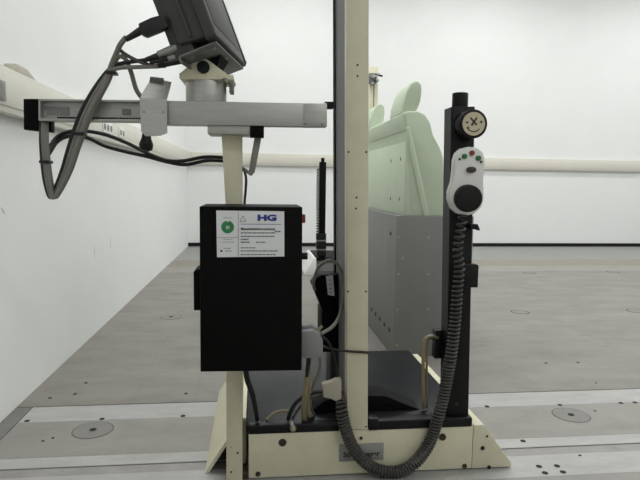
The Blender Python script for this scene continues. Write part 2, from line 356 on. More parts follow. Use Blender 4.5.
# black post
YP = 1.885
def lean_box(pxl_t, pxr_t, pxl_b, pxr_b, pyt, pyb, Y, dep, bev=0.002):
    return MB().quad(pq(pxl_t, pxr_t, pxl_b, pxr_b, pyt, pyb, Y), dep, bev)
post = part('control_post', lean_box(452.3, 475, 447.2, 468.2, 106.5, 427, YP, 0.075), M['black'], mroot)
part('post_side_plate', lean_box(451.2, 453.2, 446.2, 448.2, 107, 427, YP+0.004, 0.070, 0), M['black'], post)
p = W(464, 106, YP); part('post_cap', MB().cyl((p.x, YP+0.04, p.z-0.01), (p.x, YP+0.04, W(464, 91.3, YP).z), 0.0275, seg=24, bev=0.003), M['black'], post)
x0, x1, z0, z1 = rect(470, 479.5, 224, 229, YP-0.03)
part('post_hook', MB().prism([(x0, z0+0.002), (x0, z1), (x1-0.008, z1), (x1, z0+0.001), (x1, z0-0.006), (x1-0.006, z0-0.004)], YP-0.035, YP-0.005, 0.002), M['black'], post)
x0, x1, z0, z1 = rect(461, 478.2, 264, 287.5, YP-0.01)
part('post_block', MB().prism([(x0, z0), (x1, z0), (x1, z1-0.005), (x1-0.01, z1), (x0, z1)], YP-0.012, YP+0.03, 0.002), M['black'], post)
bolt(456.5, 404, 0.0075, M['rust'], YP, post, 0.002)
x0, x1, z0, z1 = rect(433.5, 441, 329, 357, YP+0.08)
part('side_block', MB().box(x0, x1+0.02, YP+0.06, YP+0.10, z0, z1, 0.002), M['black'], post)
# dial on the post
dc = W(470, 124, YP-0.03); fc = W(474.2, 123.7, YP-0.055)
def ring(c, y, r): return [(c.x+r*math.cos(2*math.pi*i/36), y, c.z+r*math.sin(2*math.pi*i/36)) for i in range(36)]
dial = part('dial', MB().loft(ring(dc, YP+0.002, 0.047), ring(fc, YP-0.05, 0.0485), 0.002), M['knob'], post)
FY = YP-0.0505
part('dial_face', MB().cyl((fc.x, FY+0.002, fc.z), (fc.x, FY-0.0015, fc.z), 0.039, seg=36), M['dial'], dial, 'cream dial face')
mk = MB(); k = FY-0.002
def stroke(mb, a, b, w, y=k):
    a, b = Vector((a[0], 0, a[1])), Vector((b[0], 0, b[1])); n = Vector((-(b-a).z, 0, (b-a).x)).normalized()*w/2
    off = Vector((fc.x, y, fc.z)); mb.quad([a+n+off, b+n+off, b-n+off, a-n+off], 0.0015)
stroke(mk, (-0.013, 0.020), (0.010, -0.004), 0.006); stroke(mk, (0.010, 0.021), (-0.008, -0.005), 0.006); stroke(mk, (-0.010, -0.004), (-0.002, -0.004), 0.004)
arc = [(0.026*math.cos(a), 0.026*math.sin(a)) for a in [math.radians(205 + 13*i) for i in range(10)]]
for a, b in zip(arc, arc[1:]): stroke(mk, a, b, 0.0035)
part('dial_marks', mk, M['inkd'], dial)
for dx, dz in ((-0.024, 0.004), (0.025, 0.007), (-0.020, -0.014)):
    part('dial_dot', MB().cyl((fc.x+dx, FY, fc.z+dz), (fc.x+dx, FY-0.003, fc.z+dz), 0.0038, seg=12), M['inkd'], dial)
# low cover across the platform behind the column
Yw = 1.955
prof = [(311, 417), (317, 406), (327, 400), (345, 396.5), (370, 395.5), (386, 396), (403, 403), (421, 412), (422, 417)]
pts = [W(a, b, Yw) for a, b in prof]
low = PT - 0.002
poly = [(p.x, max(low, p.z)) for p in pts]; poly[0] = (poly[0][0], low); poly[-1] = (poly[-1][0], low)
part('carriage_cover', MB().prism(poly, Yw, Yw+0.10, 0.003), M['matte'], mroot)
# black drive housing beside the column
Yd = 2.08
a = [W(*q, Yd) for q in ((317, 278), (321, 275), (345, 274), (345, 314), (323.5, 313), (312, 285))]
drv = part('drive_housing', MB().loft(a, [p + Vector((0, 0.09, 0)) for p in a], 0.003), M['matte'], mroot)
x0, x1, z0, z1 = rect(321.5, 347, 312, 352, Yd+0.005)
part('housing_body', MB().box(x0, x1, Yd+0.005, Yd+0.15, z0, z1+0.004, 0.003), M['matte'], drv)
x0, x1, z0, z1 = rect(330, 347, 350, 413, Yd+0.01)
part('housing_foot', MB().box(x0, x1, Yd+0.01, Yd+0.14, PT-0.001, z1+0.004, 0.003), M['post'], drv)
q = [W(*v, Yd-0.006) for v in ((326, 276.5), (333, 275.5), (334.5, 296), (328, 295))]
tagp = part('paper_tag', MB().quad(q, 0.004), M['paper'], drv, 'white paper tag')
for i in range(4):
    c = W(330.3+i*0.2, 280+i*4.2, Yd-0.006)
    part('tag_print', MB().box(c.x-0.006, c.x+0.005, Yd-0.0075, Yd-0.005, c.z-0.001, c.z+0.001), M['ink'], tagp)

# ------------------------------------------------------------------ monitor stand: post, arm, turret
YB_ = 1.80                                    # arm front
sroot = thing('monitor_arm_stand', 'cream post carrying a long aluminium arm beneath the tilted monitor', 'stand', (-0.06, 1.9, 0))
a = [W(221.3, 132, 1.86), W(242, 132, 1.86), W(242.2, 210, 1.86), W(242.4, 476.5, 1.86), W(226.3, 476.5, 1.86), W(226, 210, 1.86)]
for q in (a[3], a[4]): q.z = 0.0
sp = part('post', MB().loft(a, [p + Vector((0, 0.07, 0)) for p in a], 0.002), M['cream'], sroot)
for px, py in ((237.7, 453), (231.2, 472), (231, 447)): bolt(px, py, 0.004 if py > 450 else 0.002, y=1.86, parent=sp, d=0.0012)
part('post_shim', MB().box(W(241, 470, 1.87).x, W(248, 470, 1.87).x, 1.868, 1.93, 0.002, 0.03, 0.001), M['rust'], sroot)
def slant_box(px0, px1, t0, b0, t1, b1, Y, dep, bev=0.002):
    return MB().quad([W(px0, t0, Y), W(px1, t1, Y), W(px1, b1, Y), W(px0, b0, Y)], dep, bev)
arm = part('arm', slant_box(165, 327, 100.6, 124.6, 103.2, 126.6, YB_, 0.05, 0.002), M['alu_l'], sroot)
part('arm_end_plate', slant_box(304, 325, 103.4, 126.6, 103.4, 126.4, YB_-0.003, 0.05, 0.001), M['alu_l'], arm)
for px, py in ((305.5, 124), (322, 124.6)): bolt(px, py, 0.004, M['alu_d'], YB_-0.003, arm)
# channel: back web, flanges, end cap
YCh = YB_+0.005
web = part('channel_web', slant_box(38.5, 142, 99.5, 120.5, 100.6, 122.0, YCh+0.03, 0.02, 0.0), M['alu_l'], arm)
part('channel_flange', slant_box(38.5, 142, 98.8, 100.8, 100.0, 102.0, YCh, 0.05, 0.0008), M['alu_l'], arm)
part('channel_flange', slant_box(38.5, 142, 118.3, 120.6, 119.3, 121.7, YCh, 0.05, 0.0008), M['alu_l'], arm)
part('channel_end', slant_box(38.5, 40.3, 99, 120.4, 99, 120.4, YCh, 0.05, 0), M['alu_l'], arm)
for (px0, px1, py0, py1) in ((47, 69, 107, 115), (122, 131, 109, 115)):
    x0, x1, z0, z1 = rect(px0, px1, py0, py1, YCh+0.028); part('channel_sticker', MB().box(x0, x1, YCh+0.026, YCh+0.031, z0, z1), M['alu_d'] if px0 > 100 else M['gplug'], web)
bolt(44.5, 107.5, 0.006, M['steel'], YCh+0.03, web)
for i in range(28):
    c = W(58+i*3.0, 117.4+i*0.012*3, YCh+0.004)
    part('scale_mark', MB().box(c.x-0.0022, c.x+0.0022, YCh+0.002, YCh+0.02, c.z-0.003, c.z+0.002), M['hole'], web)
# black bracket at the end of the arm
q = [W(*v, 1.835) for v in ((23.3, 98.8), (38.8, 98.8), (38.8, 120), (50.8, 120), (50.8, 132), (23.5, 129.6))]
part('end_bracket', MB().loft(q, [p + Vector((0, 0.035, 0)) for p in q], 0.002), M['matte'], arm, 'black end bracket')
# bent clamp over the arm with its knob
def bent(pts, th):  # plate: list of (px, py, Y) left edge / right edge pairs
    L = [W(*a) for a, b in pts]; R = [W(*b) for a, b in pts]; mb = MB()
    for i in range(len(L)-1):
        A = [L[i], R[i], R[i+1], L[i+1]]; mb.loft(A, [p + Vector((0, th, 0)) for p in A])
    return mb
cl = part('clamp_plate', bent([((151, 77.5, 1.86), (171.5, 82, 1.86)), ((139.5, 98.5, 1.79), (166.8, 99.5, 1.79)),
          ((141, 131.0, 1.785), (167.2, 133, 1.785)), ((145.5, 136.2, 1.785), (160, 135.8, 1.785))], 0.006), M['alu'], arm, 'bent aluminium clamp')
for px, py in ((144, 112), (163, 112)): bolt(px, py, 0.0045, M['steel'], 1.788, cl)
p = W(153.5, 81.5, 1.85); part('clamp_pin', MB().cyl((p.x-0.010, 1.853, p.z+0.006), (p.x+0.030, 1.853, p.z+0.002), 0.010, seg=14), M['alu_d'], cl)
p0, p1 = W(146.5, 133, 1.80), W(146, 151.5, 1.80)
kp = [p0, p0.lerp(p1, 0.3), p0.lerp(p1, 0.62), p0.lerp(p1, 0.9), p1]
rr = [0.012, 0.015, 0.0215, 0.019, 0.008]
mb = MB()
for (pa, ra), (pb, rb) in zip(zip(kp, rr), list(zip(kp, rr))[1:]): mb.cyl(pa, pb, ra, rb, seg=18)
part('clamp_knob', mb, M['knob'], cl, 'black clamp knob')
# plate under the arm
x0, x1, z0, z1 = rect(207.5, 251, 124.5, 135.5, YB_+0.01)
part('support_plate', MB().box(x0, x1+0.04, YB_+0.01, YB_+0.125, z0+0.004, z1+0.004, 0.002), M['alu_l'], sroot)
x0, x1, z0, z1 = rect(250, 264, 124.5, 137, YB_+0.004)
part('support_block', MB().box(x0, x1, YB_+0.004, YB_+0.05, z0, z1+0.003, 0.001), M['matte'], sroot)
# turret on a ledge behind the arm
YT = 1.865
zc0, zc1 = W(206, 102.5, YT).z - 0.008, W(206, 76.5, YT).z
xc = W(206.3, 90, YT).x; rc = 0.0640
part('turret_ledge', MB().box(xc-0.09, xc+0.09, YB_+0.045, YT+0.075, zc0-0.012, zc0+0.001, 0.001), M['alu_l'], sroot)
part('turret', MB().cyl((xc, YT, zc0), (xc, YT, zc1), rc, seg=48, bev=0.002), M['alu'], sroot)
x0, x1, z0, z1 = rect(178.8, 236, 70, 78.5, YT-0.055)
q = [W(*v, YT-0.065) for v in ((179.2, 78.6), (179.4, 73.5), (196, 60), (203, 57.8), (209, 60.5), (226.5, 73.5), (227, 79.5))]
hb = part('hinge_bracket', MB().loft(q, [p + Vector((0, 0.016, 0)) for p in q], 0.002), M['cream'], sroot)
q2 = [p + Vector((0.012, 0.115, -0.0)) for p in q]
part('hinge_bracket', MB().loft(q2, [p + Vector((0, 0.016, 0)) for p in q2], 0.002), M['cream'], sroot)
z79 = W(203, 78.8, YT-0.065).z
part('hinge_plate', MB().box(q[0].x, q[-1].x+0.02, YT-0.064, YT+0.075, z79, z79+0.016, 0.002), M['cream'], sroot)
pb_ = W(203.2, 67, YT-0.07); part('hinge_bolt', MB().cyl((pb_.x, YT-0.072, pb_.z), (pb_.x, YT+0.07, pb_.z), 0.0195, seg=24, bev=0.002), M['black'], hb)
for px, py in ((227, 84), (234.5, 88)):
    p = W(px, py, YT); part('turret_screw', MB().cyl((p.x-0.01, YT-0.06, p.z), (p.x+0.002, YT-0.07, p.z), 0.007, seg=12), M['steel'], sroot)
p = W(232, 84, YT); part('turret_clip', MB().box(p.x-0.008, p.x+0.006, YT-0.02, YT+0.03, p.z-0.03, p.z+0.016, 0.002), M['alu_d'], sroot)

# ------------------------------------------------------------------ monitor, tilted back, facing right
mon = thing('monitor', 'dark grey monitor tilted back on the aluminium arm', 'monitor', (-0.05, 1.86, 1.36))
near = W(215.5, 33, 1.66)                     # near lower front corner
yaw, tilt = math.radians(-11), math.radians(21)
ed = Matrix.Rotation(yaw, 3, 'Z') @ Vector((math.cos(tilt), 0, math.sin(tilt)))   # depth, towards the screen
eu = Matrix.Rotation(yaw, 3, 'Z') @ Vector((-math.sin(tilt), 0, math.cos(tilt)))  # up along the screen
ew = Matrix.Rotation(yaw, 3, 'Z') @ Vector((0, 1, 0))                              # across
def mp(d, w, u): return near + ed*d + ew*w + eu*u
def mbox(d0, d1, w0, w1, u0, u1, bev=0, back=0.0):
    A = [mp(d0, w0+back, u0+back), mp(d0, w1-back, u0+back), mp(d0, w1-back, u1-back), mp(d0, w0+back, u1-back)]
    B = [mp(d1, w0, u0), mp(d1, w1, u0), mp(d1, w1, u1), mp(d1, w0, u1)]
    return MB().loft(A, B, bev, 3)
hs = part('housing', mbox(-0.118, -0.03, 0.012, 0.408, 0.006, 0.33, 0.008, 0.010), M['dkgrey'], mon)
part('rear_housing', mbox(-0.146, -0.112, 0.03, 0.38, 0.022, 0.31, 0.006, 0.006), M['dkgrey'], mon)
part('bezel', mbox(-0.034, 0.0, 0.0, 0.42, -0.006, 0.34, 0.006), M['dkgrey'], mon)
part('screen', mbox(-0.006, 0.0015, 0.035, 0.385, 0.035, 0.30, 0.001), M['screen'], mon)
part('bezel_ridge', mbox(-0.002, 0.004, 0.39, 0.41, 0.0, 0.33, 0.001), M['post'], mon)
part('housing_rib', mbox(-0.078, -0.070, 0.0085, 0.02, 0.02, 0.32, 0.001), M['dkgrey'], hs)
part('housing_foot', mbox(-0.143, -0.08, 0.035, 0.34, -0.012, 0.03, 0.006), M['dkgrey'], mon)
# mounting plate
mpl = part('mounting_plate', mbox(-0.133, -0.012, 0.03, 0.40, -0.016, -0.010, 0.001), M['alu_d'], mon, 'grey tilted mounting plate')
part('plate_flange', mbox(-0.133, -0.127, 0.03, 0.40, -0.032, -0.010, 0.001), M['alu_d'], mpl)
for d, w in ((-0.10, 0.06), (-0.03, 0.06), (-0.03, 0.2)):
    part('plate_screw', MB().cyl(mp(d, w, -0.020), mp(d, w, -0.012), 0.006, seg=10), M['steel'], mpl)
part('hinge_tongue', MB().loft([mp(-0.11, 0.14, -0.02), mp(-0.03, 0.14, -0.02), mp(-0.03, 0.24, -0.02), mp(-0.11, 0.24, -0.02)],
     [(xc-0.03, YT-0.03, z79+0.012), (xc+0.03, YT-0.03, z79+0.012), (xc+0.03, YT+0.04, z79+0.012), (xc-0.03, YT+0.04, z79+0.012)]), M['matte'], mpl)
# plugs on the rear
Ypl = 1.72
def stub(name, a, b, r0, r1, m, root, seg=14): return part(name, MB().cyl(W(*a), W(*b), r0, r1, seg=seg, bev=0.0012), m, root)

# ------------------------------------------------------------------ control box
YX = 1.66
cb = thing('control_box', 'black metal control box with a white inspection label on its front', 'control box', (-0.01, 1.75, 0.45))
x0, x1, z0, z1 = rect(200, 302, 206.5, 371.5, YX)
body = part('body', MB().quad([W(199.4, 206.3, YX), W(302.4, 207, YX), W(301.8, 370.6, YX), W(200.4, 372, YX)], 0.202, 0.003), M['matte'], cb)
bx0, bx1, bz0, bz1 = rect(193.6, 201, 270.5, 310.5, YX+0.04)
part('side_box', MB().prism([(bx0, bz0), (bx1+0.004, bz0), (bx1+0.004, bz1+0.006), (bx0+0.006, bz1), (bx0, bz1-0.004)], YX+0.04, YX+0.15, 0.002), M['matte'], cb)
bx0, bx1, bz0, bz1 = rect(301, 305.5, 214.5, 223, YX+0.03)
part('rocker_switch', MB().box(bx0, bx1, YX+0.03, YX+0.06, bz0, bz1, 0.002), M['red'], cb, 'red rocker switch')
c = W(305, 256, YX+0.06)
part('side_knob', MB().cyl((x1-0.002, YX+0.06, c.z), (x1+0.021, YX+0.06, c.z), 0.0105, 0.0115, seg=18, bev=0.002), M['black'], cb)
# label sheet
lx0, lx1, lz0, lz1 = rect(216.3, 284.3, 210.8, 257.2, YX)
lab = part('label', MB().quad([W(216.2, 210.5, YX-0.002), W(284.2, 211.3, YX-0.002), W(284.4, 256.5, YX-0.002), W(217, 257.2, YX-0.002)], 0.003), M['paper'], cb, 'white printed inspection label')
LY = YX-0.0022
def lbar(px0, px1, py, h=0.9, m=M['ink'], nm='label_print'):
    a0, a1, b0, b1 = rect(px0, px1, py-h/2, py+h/2, LY); part(nm, MB().box(a0, a1, LY-0.0006, LY+0.001, b0, b1), m, lab)
p = W(227.7, 227, LY)
gs = part('green_sticker', MB().cyl((p.x, LY+0.001, p.z), (p.x, LY-0.0012, p.z), 0.0185, seg=36), M['green'], lab, 'round green sticker')
a0, a1, b0, b1 = rect(226, 229.4, 225.8, 228.9, LY)
gm = MB(); gy = LY-0.0018
for (u0, u1, v0, v1) in ((0,.22,0,1),(.36,.6,0,1),(.74,1,0,1),(0,.5,.0,.2),(.36,1,.8,1)): gm.box(a0+(a1-a0)*u0, a0+(a1-a0)*u1, gy, gy+0.001, b0+(b1-b0)*v0, b0+(b1-b0)*v1)
part('sticker_number', gm, M['paper'], gs)
part('sticker_notch', MB().prism([(p.x-0.003, p.z+0.020), (p.x+0.003, p.z+0.020), (p.x, p.z+0.012)], gy, gy+0.001), M['paper'], gs)
x, z = W(257.5, 222.8, LY).x, W(257.5, 220.4, LY).z
hg = text('company_lettering', 'HG', 0, LY-0.0006, z, 0.0235, M['blue'], lab, 'LEFT', 0.0013)
wv = [v.co.x for v in hg.data.vertices]; w0, w1 = min(wv), max(wv); tx0 = x - ROOTLOC[lab.name].x
for v in hg.data.vertices: v.co.x = tx0 + (v.co.x - w0)*0.056/(w1 - w0)
p = W(243, 219, LY)
tri = [(p.x-0.009, p.z-0.007), (p.x, p.z+0.009), (p.x+0.009, p.z-0.007)]
tm = MB()
for a, b in zip(tri, tri[1:]+tri[:1]):
    a_, b_ = Vector((a[0], LY-0.0006, a[1])), Vector((b[0], LY-0.0006, b[1])); n = Vector((-(b_-a_).z, 0, (b_-a_).x)).normalized()*0.0007
    tm.quad([a_+n, b_+n, b_-n, a_-n], 0.001)
part('triangle_emblem', tm, M['ink'], lab)
v0 = W(238.3, 211.5, LY); v1 = W(238.6, 256.3, LY)
part('label_line', MB().box(v0.x-0.0006, v0.x+0.0006, LY-0.0006, LY+0.001, v1.z, v0.z), M['ink'], lab)
lbar(217, 238, 237.4, 0.35, nm='label_line'); lbar(240.5, 281, 224.2, 0.45, nm='label_line', m=M['blue'])
text('label_heading', 'Messmittelüberwachung', W(240.7, 228.5, LY).x, LY-0.0006, W(240.7, 229.9, LY).z, 0.0103, M['inkd'], lab, 'LEFT', 0.0002)
def broken(px0, px1, py, h, m=M['ink']):
    random.seed(int(py*10)); x = px0
    while x < px1-1:
        w = min(random.uniform(1.6, 4.5), px1-x); lbar(x, x+w, py, h, m); x += w+0.55
for a in ((240.7, 275, 232.9, 1.1), (240.7, 274.5, 236.3, 1.1), (240.7, 248.5, 239.3, 1.3), (240.7, 249.5, 242.2, 1.3), (256, 265, 242.2, 1.1), (240.7, 255.5, 247.8, .9),
          (240.7, 278.5, 250.9, 1.0), (240.7, 275.5, 254.6, 1.0), (223.5, 231.5, 217.8, .5), (223.5, 233, 239.3, .45), (222, 234.5, 242.1, .45), (224, 231, 248.2, .6), (225.5, 231.5, 251, .7)): broken(*a)
lbar(220.3, 222.4, 250.9, 1.9, M['inkd'])
broken(275, 280.5, 231.4, 1.3, M['ink'])

# ------------------------------------------------------------------ hand controller on the post with its coiled cord
YH = 1.835
hc = thing('hand_controller', 'white hand controller with coloured buttons hanging on the black post', 'hand controller', (0.72, 1.83, 0.9))
outl = [(454.5, 153), (460, 148.3), (467, 146.6), (475, 147.6), (480.5, 151.5), (483, 158), (483, 168), (481.5, 180), (482, 190), (482, 200), (479, 208), (472, 214), (466, 215.3), (456, 214),
        (450, 208), (447, 199), (447.3, 191), (450.5, 182), (451.8, 172), (452.6, 160)]
A = [W(a+2.2, b, YH) for a, b in outl]; ctr = sum(A, Vector())/len(A)
B = [p + Vector((0, 0.036, 0)) for p in A]
part('mount_block', MB().box(W(461, 180, YP).x, W(470, 180, YP).x, YH+0.03, YP+0.003, W(465, 200, YP).z, W(465, 160, YP).z, 0.002), M['matte'], hc)
part('controller_body', MB().loft(A, B, 0.006), M['white'], hc)
for px, py, m, nm in ((464.3, 156.3, 'greenb', 'green_button'), (471.8, 153.0, 'redb', 'red_button'), (478.3, 158.2, 'greenb', 'green_button')):
    p = W(px, py, YH); part(nm, MB().cyl((p.x, YH+0.002, p.z), (p.x, YH-0.008, p.z), 0.0092, 0.0082, seg=20, bev=0.0015), M[m], hc)
for px, py in ((459.5, 159.2), (481, 161.8)):
    p = W(px, py, YH); part('indicator', MB().cyl((p.x, YH+0.002, p.z), (p.x, YH-0.003, p.z), 0.0042, seg=12), M['inkd'], hc)
p = W(470.7, 169.8, YH)
ov = [Vector((p.x+0.0165*math.cos(a), YH, p.z+0.0105*math.sin(a))) for a in [2*math.pi*i/24 for i in range(24)]]
part('thumb_cap', MB().loft([q+Vector((0, 0.002, 0)) for q in ov], [q*1.0+Vector((0, -0.012, 0)) for q in ov], 0.003), M['brownb'], hc)
k0, k1 = W(467, 198.3, YH), W(470.0, 198.3, YH-0.03)
part('knob', MB().cyl((k0.x, YH+0.002, k0.z), (k1.x, YH-0.03, k1.z), 0.0455, 0.0445, seg=36, bev=0.006), M['knob'], hc, 'large black knob')
part('knob_skirt', MB().cyl((k0.x, YH+0.002, k0.z), (k0.x, YH-0.008, k0.z), 0.047, seg=36), M['brownb'], hc)
YK = 1.842
cpts = [(340.5, 392, 1.90), (341.5, 408, 1.85), (345, 427, YK), (354, 449, YK), (370, 466, YK), (390, 472.3, YK), (408, 468, YK), (422, 455, YK), (432, 437, YK), (438.5, 415, 1.838), (443.5, 396, 1.845), (449.5, 364, 1.85)]
path = curve([W(*p) for p in cpts], 0.004)
def soft(q): return 0.0085 + 0.0098*min(1, q/0.08)
part('coiled_cord', MB().tube(helix(path, soft, 0.0112, 10), 0.0044, 6), M['coil'], hc, 'thick grey coiled cord')
path2 = curve([W(*p) for p in ((449.5, 365, 1.85), (452.5, 345, 1.85), (455.5, 318, 1.85), (457.5, 290, 1.85), (459.5, 268, 1.85), (457.5, 250, 1.852), (460.5, 232, 1.85), (463, 213, 1.85))], 0.004)
part('stretched_cord', MB().tube(helix(path2, lambda q: 0.018-0.005*q, lambda q: 0.0135+0.012*q*q, 12), 0.0042, 6), M['coil'], hc)

# ------------------------------------------------------------------ cables: each one a thing
def cable(name, pts, r, m, label, group=None, cat='cable', sides=8):
    return single(name, MB().tube(curve([W(*p) for p in pts]), r, sides), m, label, cat, group)
# bundle hanging in a loop from the arm
YL = 1.785
lb = thing('cable_bundle', 'bundle of grey cables hanging in a loop over the arm channel', 'cable', (W(55, 200, YL).x, YL, W(55, 200, YL).z))
for i, (dx, dy, r, mm) in enumerate(((2.0, -0.004, 0.0078, 'cab_g'), (-7.0, 0.006, 0.006, 'cab_k'), (5.5, 0.006, 0.007, 'cab_t2'), (-2.4, 0.004, 0.0065, 'cab_g'))):
    k = dx*0.55
    pts = [(44+dx*0.4, 122, 1.83), (44.2+dx*.45, 142, YL+dy), (46+dx*.5, 165, YL+dy), (48.8+dx*.5, 184, YL+dy), (52.5+dx*.35, 197.5, YL+dy), (58+dx*.5, 190, YL+dy),
           (67+dx*.7, 170, YL+dy), (74+dx*.8, 148, YL+dy), (84+dx*.9, 120, YL+dy), (93.5+dx*.9, 100, YL+dy), (105+dx*.7, 80, YL+dy)]
    end = [[(111, 66, YL), (117, 52, 1.76), (120, 45, 1.74), (126, 37.5, 1.72)],
           [(112, 67, YL), (124, 63, 1.76), (142, 60.5, 1.75), (150, 59.5, 1.74)],
           [(113, 68, YL), (118, 57, 1.76), (125, 58.5, 1.76), (131, 72, 1.77), (136, 89, 1.79), (141, 97, 1.81)],
           [(110, 72, YL), (119, 68, 1.76), (140, 67, 1.75), (158, 66.5, 1.74)]][i]
    part('cable', MB().tube(curve([W(*p) for p in pts+end]), r, 8), M[mm], lb)
for px, py, ang in ((111.5, 73, 0.5), (80, 134, 0.4), (45.5, 162, 0.0)):
    a = W(px-5, py-5*ang, YL); b = W(px+5.5, py+5*ang, YL)
    part('cable_tie', MB().box(a.x, b.x, YL-0.016, YL+0.022, W(px, py+1.6, YL).z, W(px, py-1.6, YL).z, 0.003), M['cab_k'], lb)
# plugs belong to their cables
part('power_plug', MB().loft([W(*q, 1.70) for q in ((138, 23.5), (150.5, 17.5), (163, 14), (168, 27), (146, 36), (141, 34))],
     [W(*q, 1.70)+Vector((0, 0.03, 0)) for q in ((138, 23.5), (150.5, 17.5), (163, 14), (168, 27), (146, 36), (141, 34))], 0.003), M['cab_k'], lb, 'black power plug')
part('plug_sleeve', MB().cyl(W(142, 30, 1.715), W(126, 39.5, 1.72), 0.012, 0.0075, seg=14), M['cab_k'], lb)
part('plug_sleeve', MB().cyl(W(146, 59.5, 1.735), W(162, 54, 1.73), 0.006, 0.009, seg=12), M['cab_k'], lb)
part('round_connector', MB().cyl(W(158, 55, 1.73), W(177, 48, 1.73), 0.011, 0.015, seg=14), M['steel'], lb)
part('plug_sleeve', MB().cyl(W(150, 62.5, 1.735), W(168, 58.5, 1.73), 0.006, 0.009, seg=12), M['cab_k'], lb)
part('round_connector', MB().cyl(W(163, 60, 1.735), W(183, 55, 1.735), 0.010, 0.012, seg=14), M['steel'], lb)
part('plug_sleeve', MB().cyl(W(156, 66.5, 1.745), W(184, 60, 1.745), 0.007, 0.010, seg=12), M['cab_k'], lb)
cable('grey_cable', ((118, 48, 1.76), (125, 54, 1.755), (138, 61, 1.75), (154, 66, 1.75), (166, 66, 1.75)), 0.0055, M['cab_dg'], 'dark grey cable branching from the loop to the monitor plugs')
# black leads behind the arm
cable('black_lead', ((48, 150, 1.84), (56, 138, 1.88), (68, 132, 1.90), (84, 131, 1.92), (105, 134.5, 1.94), (127, 143, 1.95), (147, 153, 1.95), (165, 160, 1.95), (182, 161, 1.95), (205, 157, 1.95), (226, 157.5, 1.95)), 0.0062, M['cab_k'],
      'black lead sagging from the cable loop, upper of the pair', 'black leads')
cable('black_lead', ((49, 154, 1.84), (58, 141, 1.88), (72, 135.5, 1.90), (88, 138, 1.92), (105, 146, 1.94), (127, 152, 1.95), (147, 156.5, 1.95), (168, 162, 1.96), (186, 164.5, 1.96), (207, 160.5, 1.96), (226, 161, 1.96)), 0.0062, M['cab_k'],
      'black lead sagging from the cable loop, lower of the pair', 'black leads')
cable('black_lead', ((236, 166, 1.955), (243, 169, 1.945), (246, 178, 1.94), (245.5, 192, 1.94), (244.5, 206, 1.94), (244, 260, 1.94), (244, 340, 1.94), (245, 374, 1.94)), 0.0045, M['cab_k'], 'thin black lead running down behind the cream post into the control box')
rb = thing('ribbon_cable', 'grey flat cable dropping from the black block under the arm', 'cable', W(256, 155, 1.83))
q = [W(*v, 1.83) for v in ((254.7, 136), (261.8, 136), (257.5, 158), (254.8, 172), (251.5, 176), (248.3, 173.5), (250.5, 160))]
part('flat_cable', MB().loft(q, [p + Vector((0, 0.012, 0)) for p in q], 0.002), M['cab_g'], rb)
part('cable_end', MB().cyl(W(251, 174, 1.84), W(243, 168.5, 1.90), 0.006, seg=10), M['cab_g'], rb)

# lower cables between control box, column and platform
gpl = thing('plug_connector', 'grey plug on the side of the control box with tan cables', 'connector', W(312, 358, 1.70))
q = [W(*v, 1.70) for v in ((300, 332), (313, 330.5), (320, 334), (323, 341), (323, 355), (319, 358.5), (303, 358.5), (300, 357))]
part('plug_shell', MB().loft(q, [p + Vector((0, 0.04, 0)) for p in q], 0.004), M['gplug'], gpl)
q = [W(*v, 1.735) for v in ((301, 326.5), (311, 325), (320, 330), (321, 336), (301, 336))]
part('plug_shell', MB().loft(q, [p + Vector((0, 0.03, 0)) for p in q], 0.004), M['gplug'], gpl)
part('plug_screw', MB().cyl(W(317, 331, 1.73), W(322, 326, 1.73), 0.005, seg=10), M['cab_t'], gpl)
part('strain_relief', MB().cyl(W(309, 357, 1.72), W(306.8, 376, 1.76), 0.008, 0.0065, seg=12), M['cab_k'], gpl)
zp = lambda px, Y: (px, None, Y)
def to_plat(px, Y, z=PT+0.006):            # pixel row where depth Y meets the platform
    p = W(px, 400, Y); p.z = z; return p
def vcable(name, pts, last, r, m, label=None, root=None, group=None):
    P = [W(*p) for p in pts] + ([last] if last is not None else [])
    mb = MB().tube(curve(P), r, 8)
    return part(name, mb, m, root) if root else single(name, mb, m, label, 'cable', group)
vcable('tan_lead', ((306.8, 374, 1.76), (305.5, 392, 1.80), (303.5, 408, 1.86), (304, 420, 1.91)), to_plat(306, 1.93), 0.0085, M['cab_t'], root=gpl)
vcable('tan_lead', ((308.5, 366, 1.75), (309, 386, 1.80), (307.5, 404, 1.86), (309, 416, 1.91)), to_plat(312, 1.94), 0.0078, M['cab_t'], root=gpl)
vcable('grey_lead', ((320, 356, 1.72), (320.5, 366, 1.75), (315.5, 380, 1.80), (311, 392, 1.85), (311, 408, 1.90)), to_plat(314, 1.94), 0.0055, M['cab_g'], root=gpl)
cab = vcable('grey_cable', ((316, 292, 2.09), (313.5, 284, 2.07), (318, 268, 2.05), (328, 260.5, 2.0), (337, 264, 1.99), (342.5, 278, 1.98), (343.5, 296, 1.97), (340, 314, 1.94), (333, 326, 1.88), (321, 334, 1.75)), None, 0.006, M['cab_g'], 'grey cable arching over the black housing beside the column')
vcable('black_cable', ((320, 345, 1.735), (330, 348.5, 1.80), (341, 350.5, 1.84), (350, 351.5, 1.856), (360, 352, 1.858), (368.5, 352.6, 1.858)), None, 0.0042, M['cab_k'], 'black cable stretched across the front of the cream column')
vcable('black_cable', ((321, 336, 1.745), (328, 342, 1.78), (334, 356, 1.82), (337, 374, 1.85), (338.5, 394, 1.88), (341, 400, 1.895)), None, 0.0042, M['cab_k'], 'thin black cable falling in front of the drive housing')
dp = thing('plug_connector', 'cream plug with a black lead above the platform', 'connector', W(332, 402, 1.84))
q = [W(*v, 1.83) for v in ((322.5, 384.5), (331, 382.5), (338, 379), (341.5, 379.5), (341.5, 399), (336, 401.5), (331, 399), (323.5, 397.5))]
part('plug_shell', MB().loft(q, [p + Vector((0, 0.03, 0)) for p in q], 0.003), M['plug'], dp)
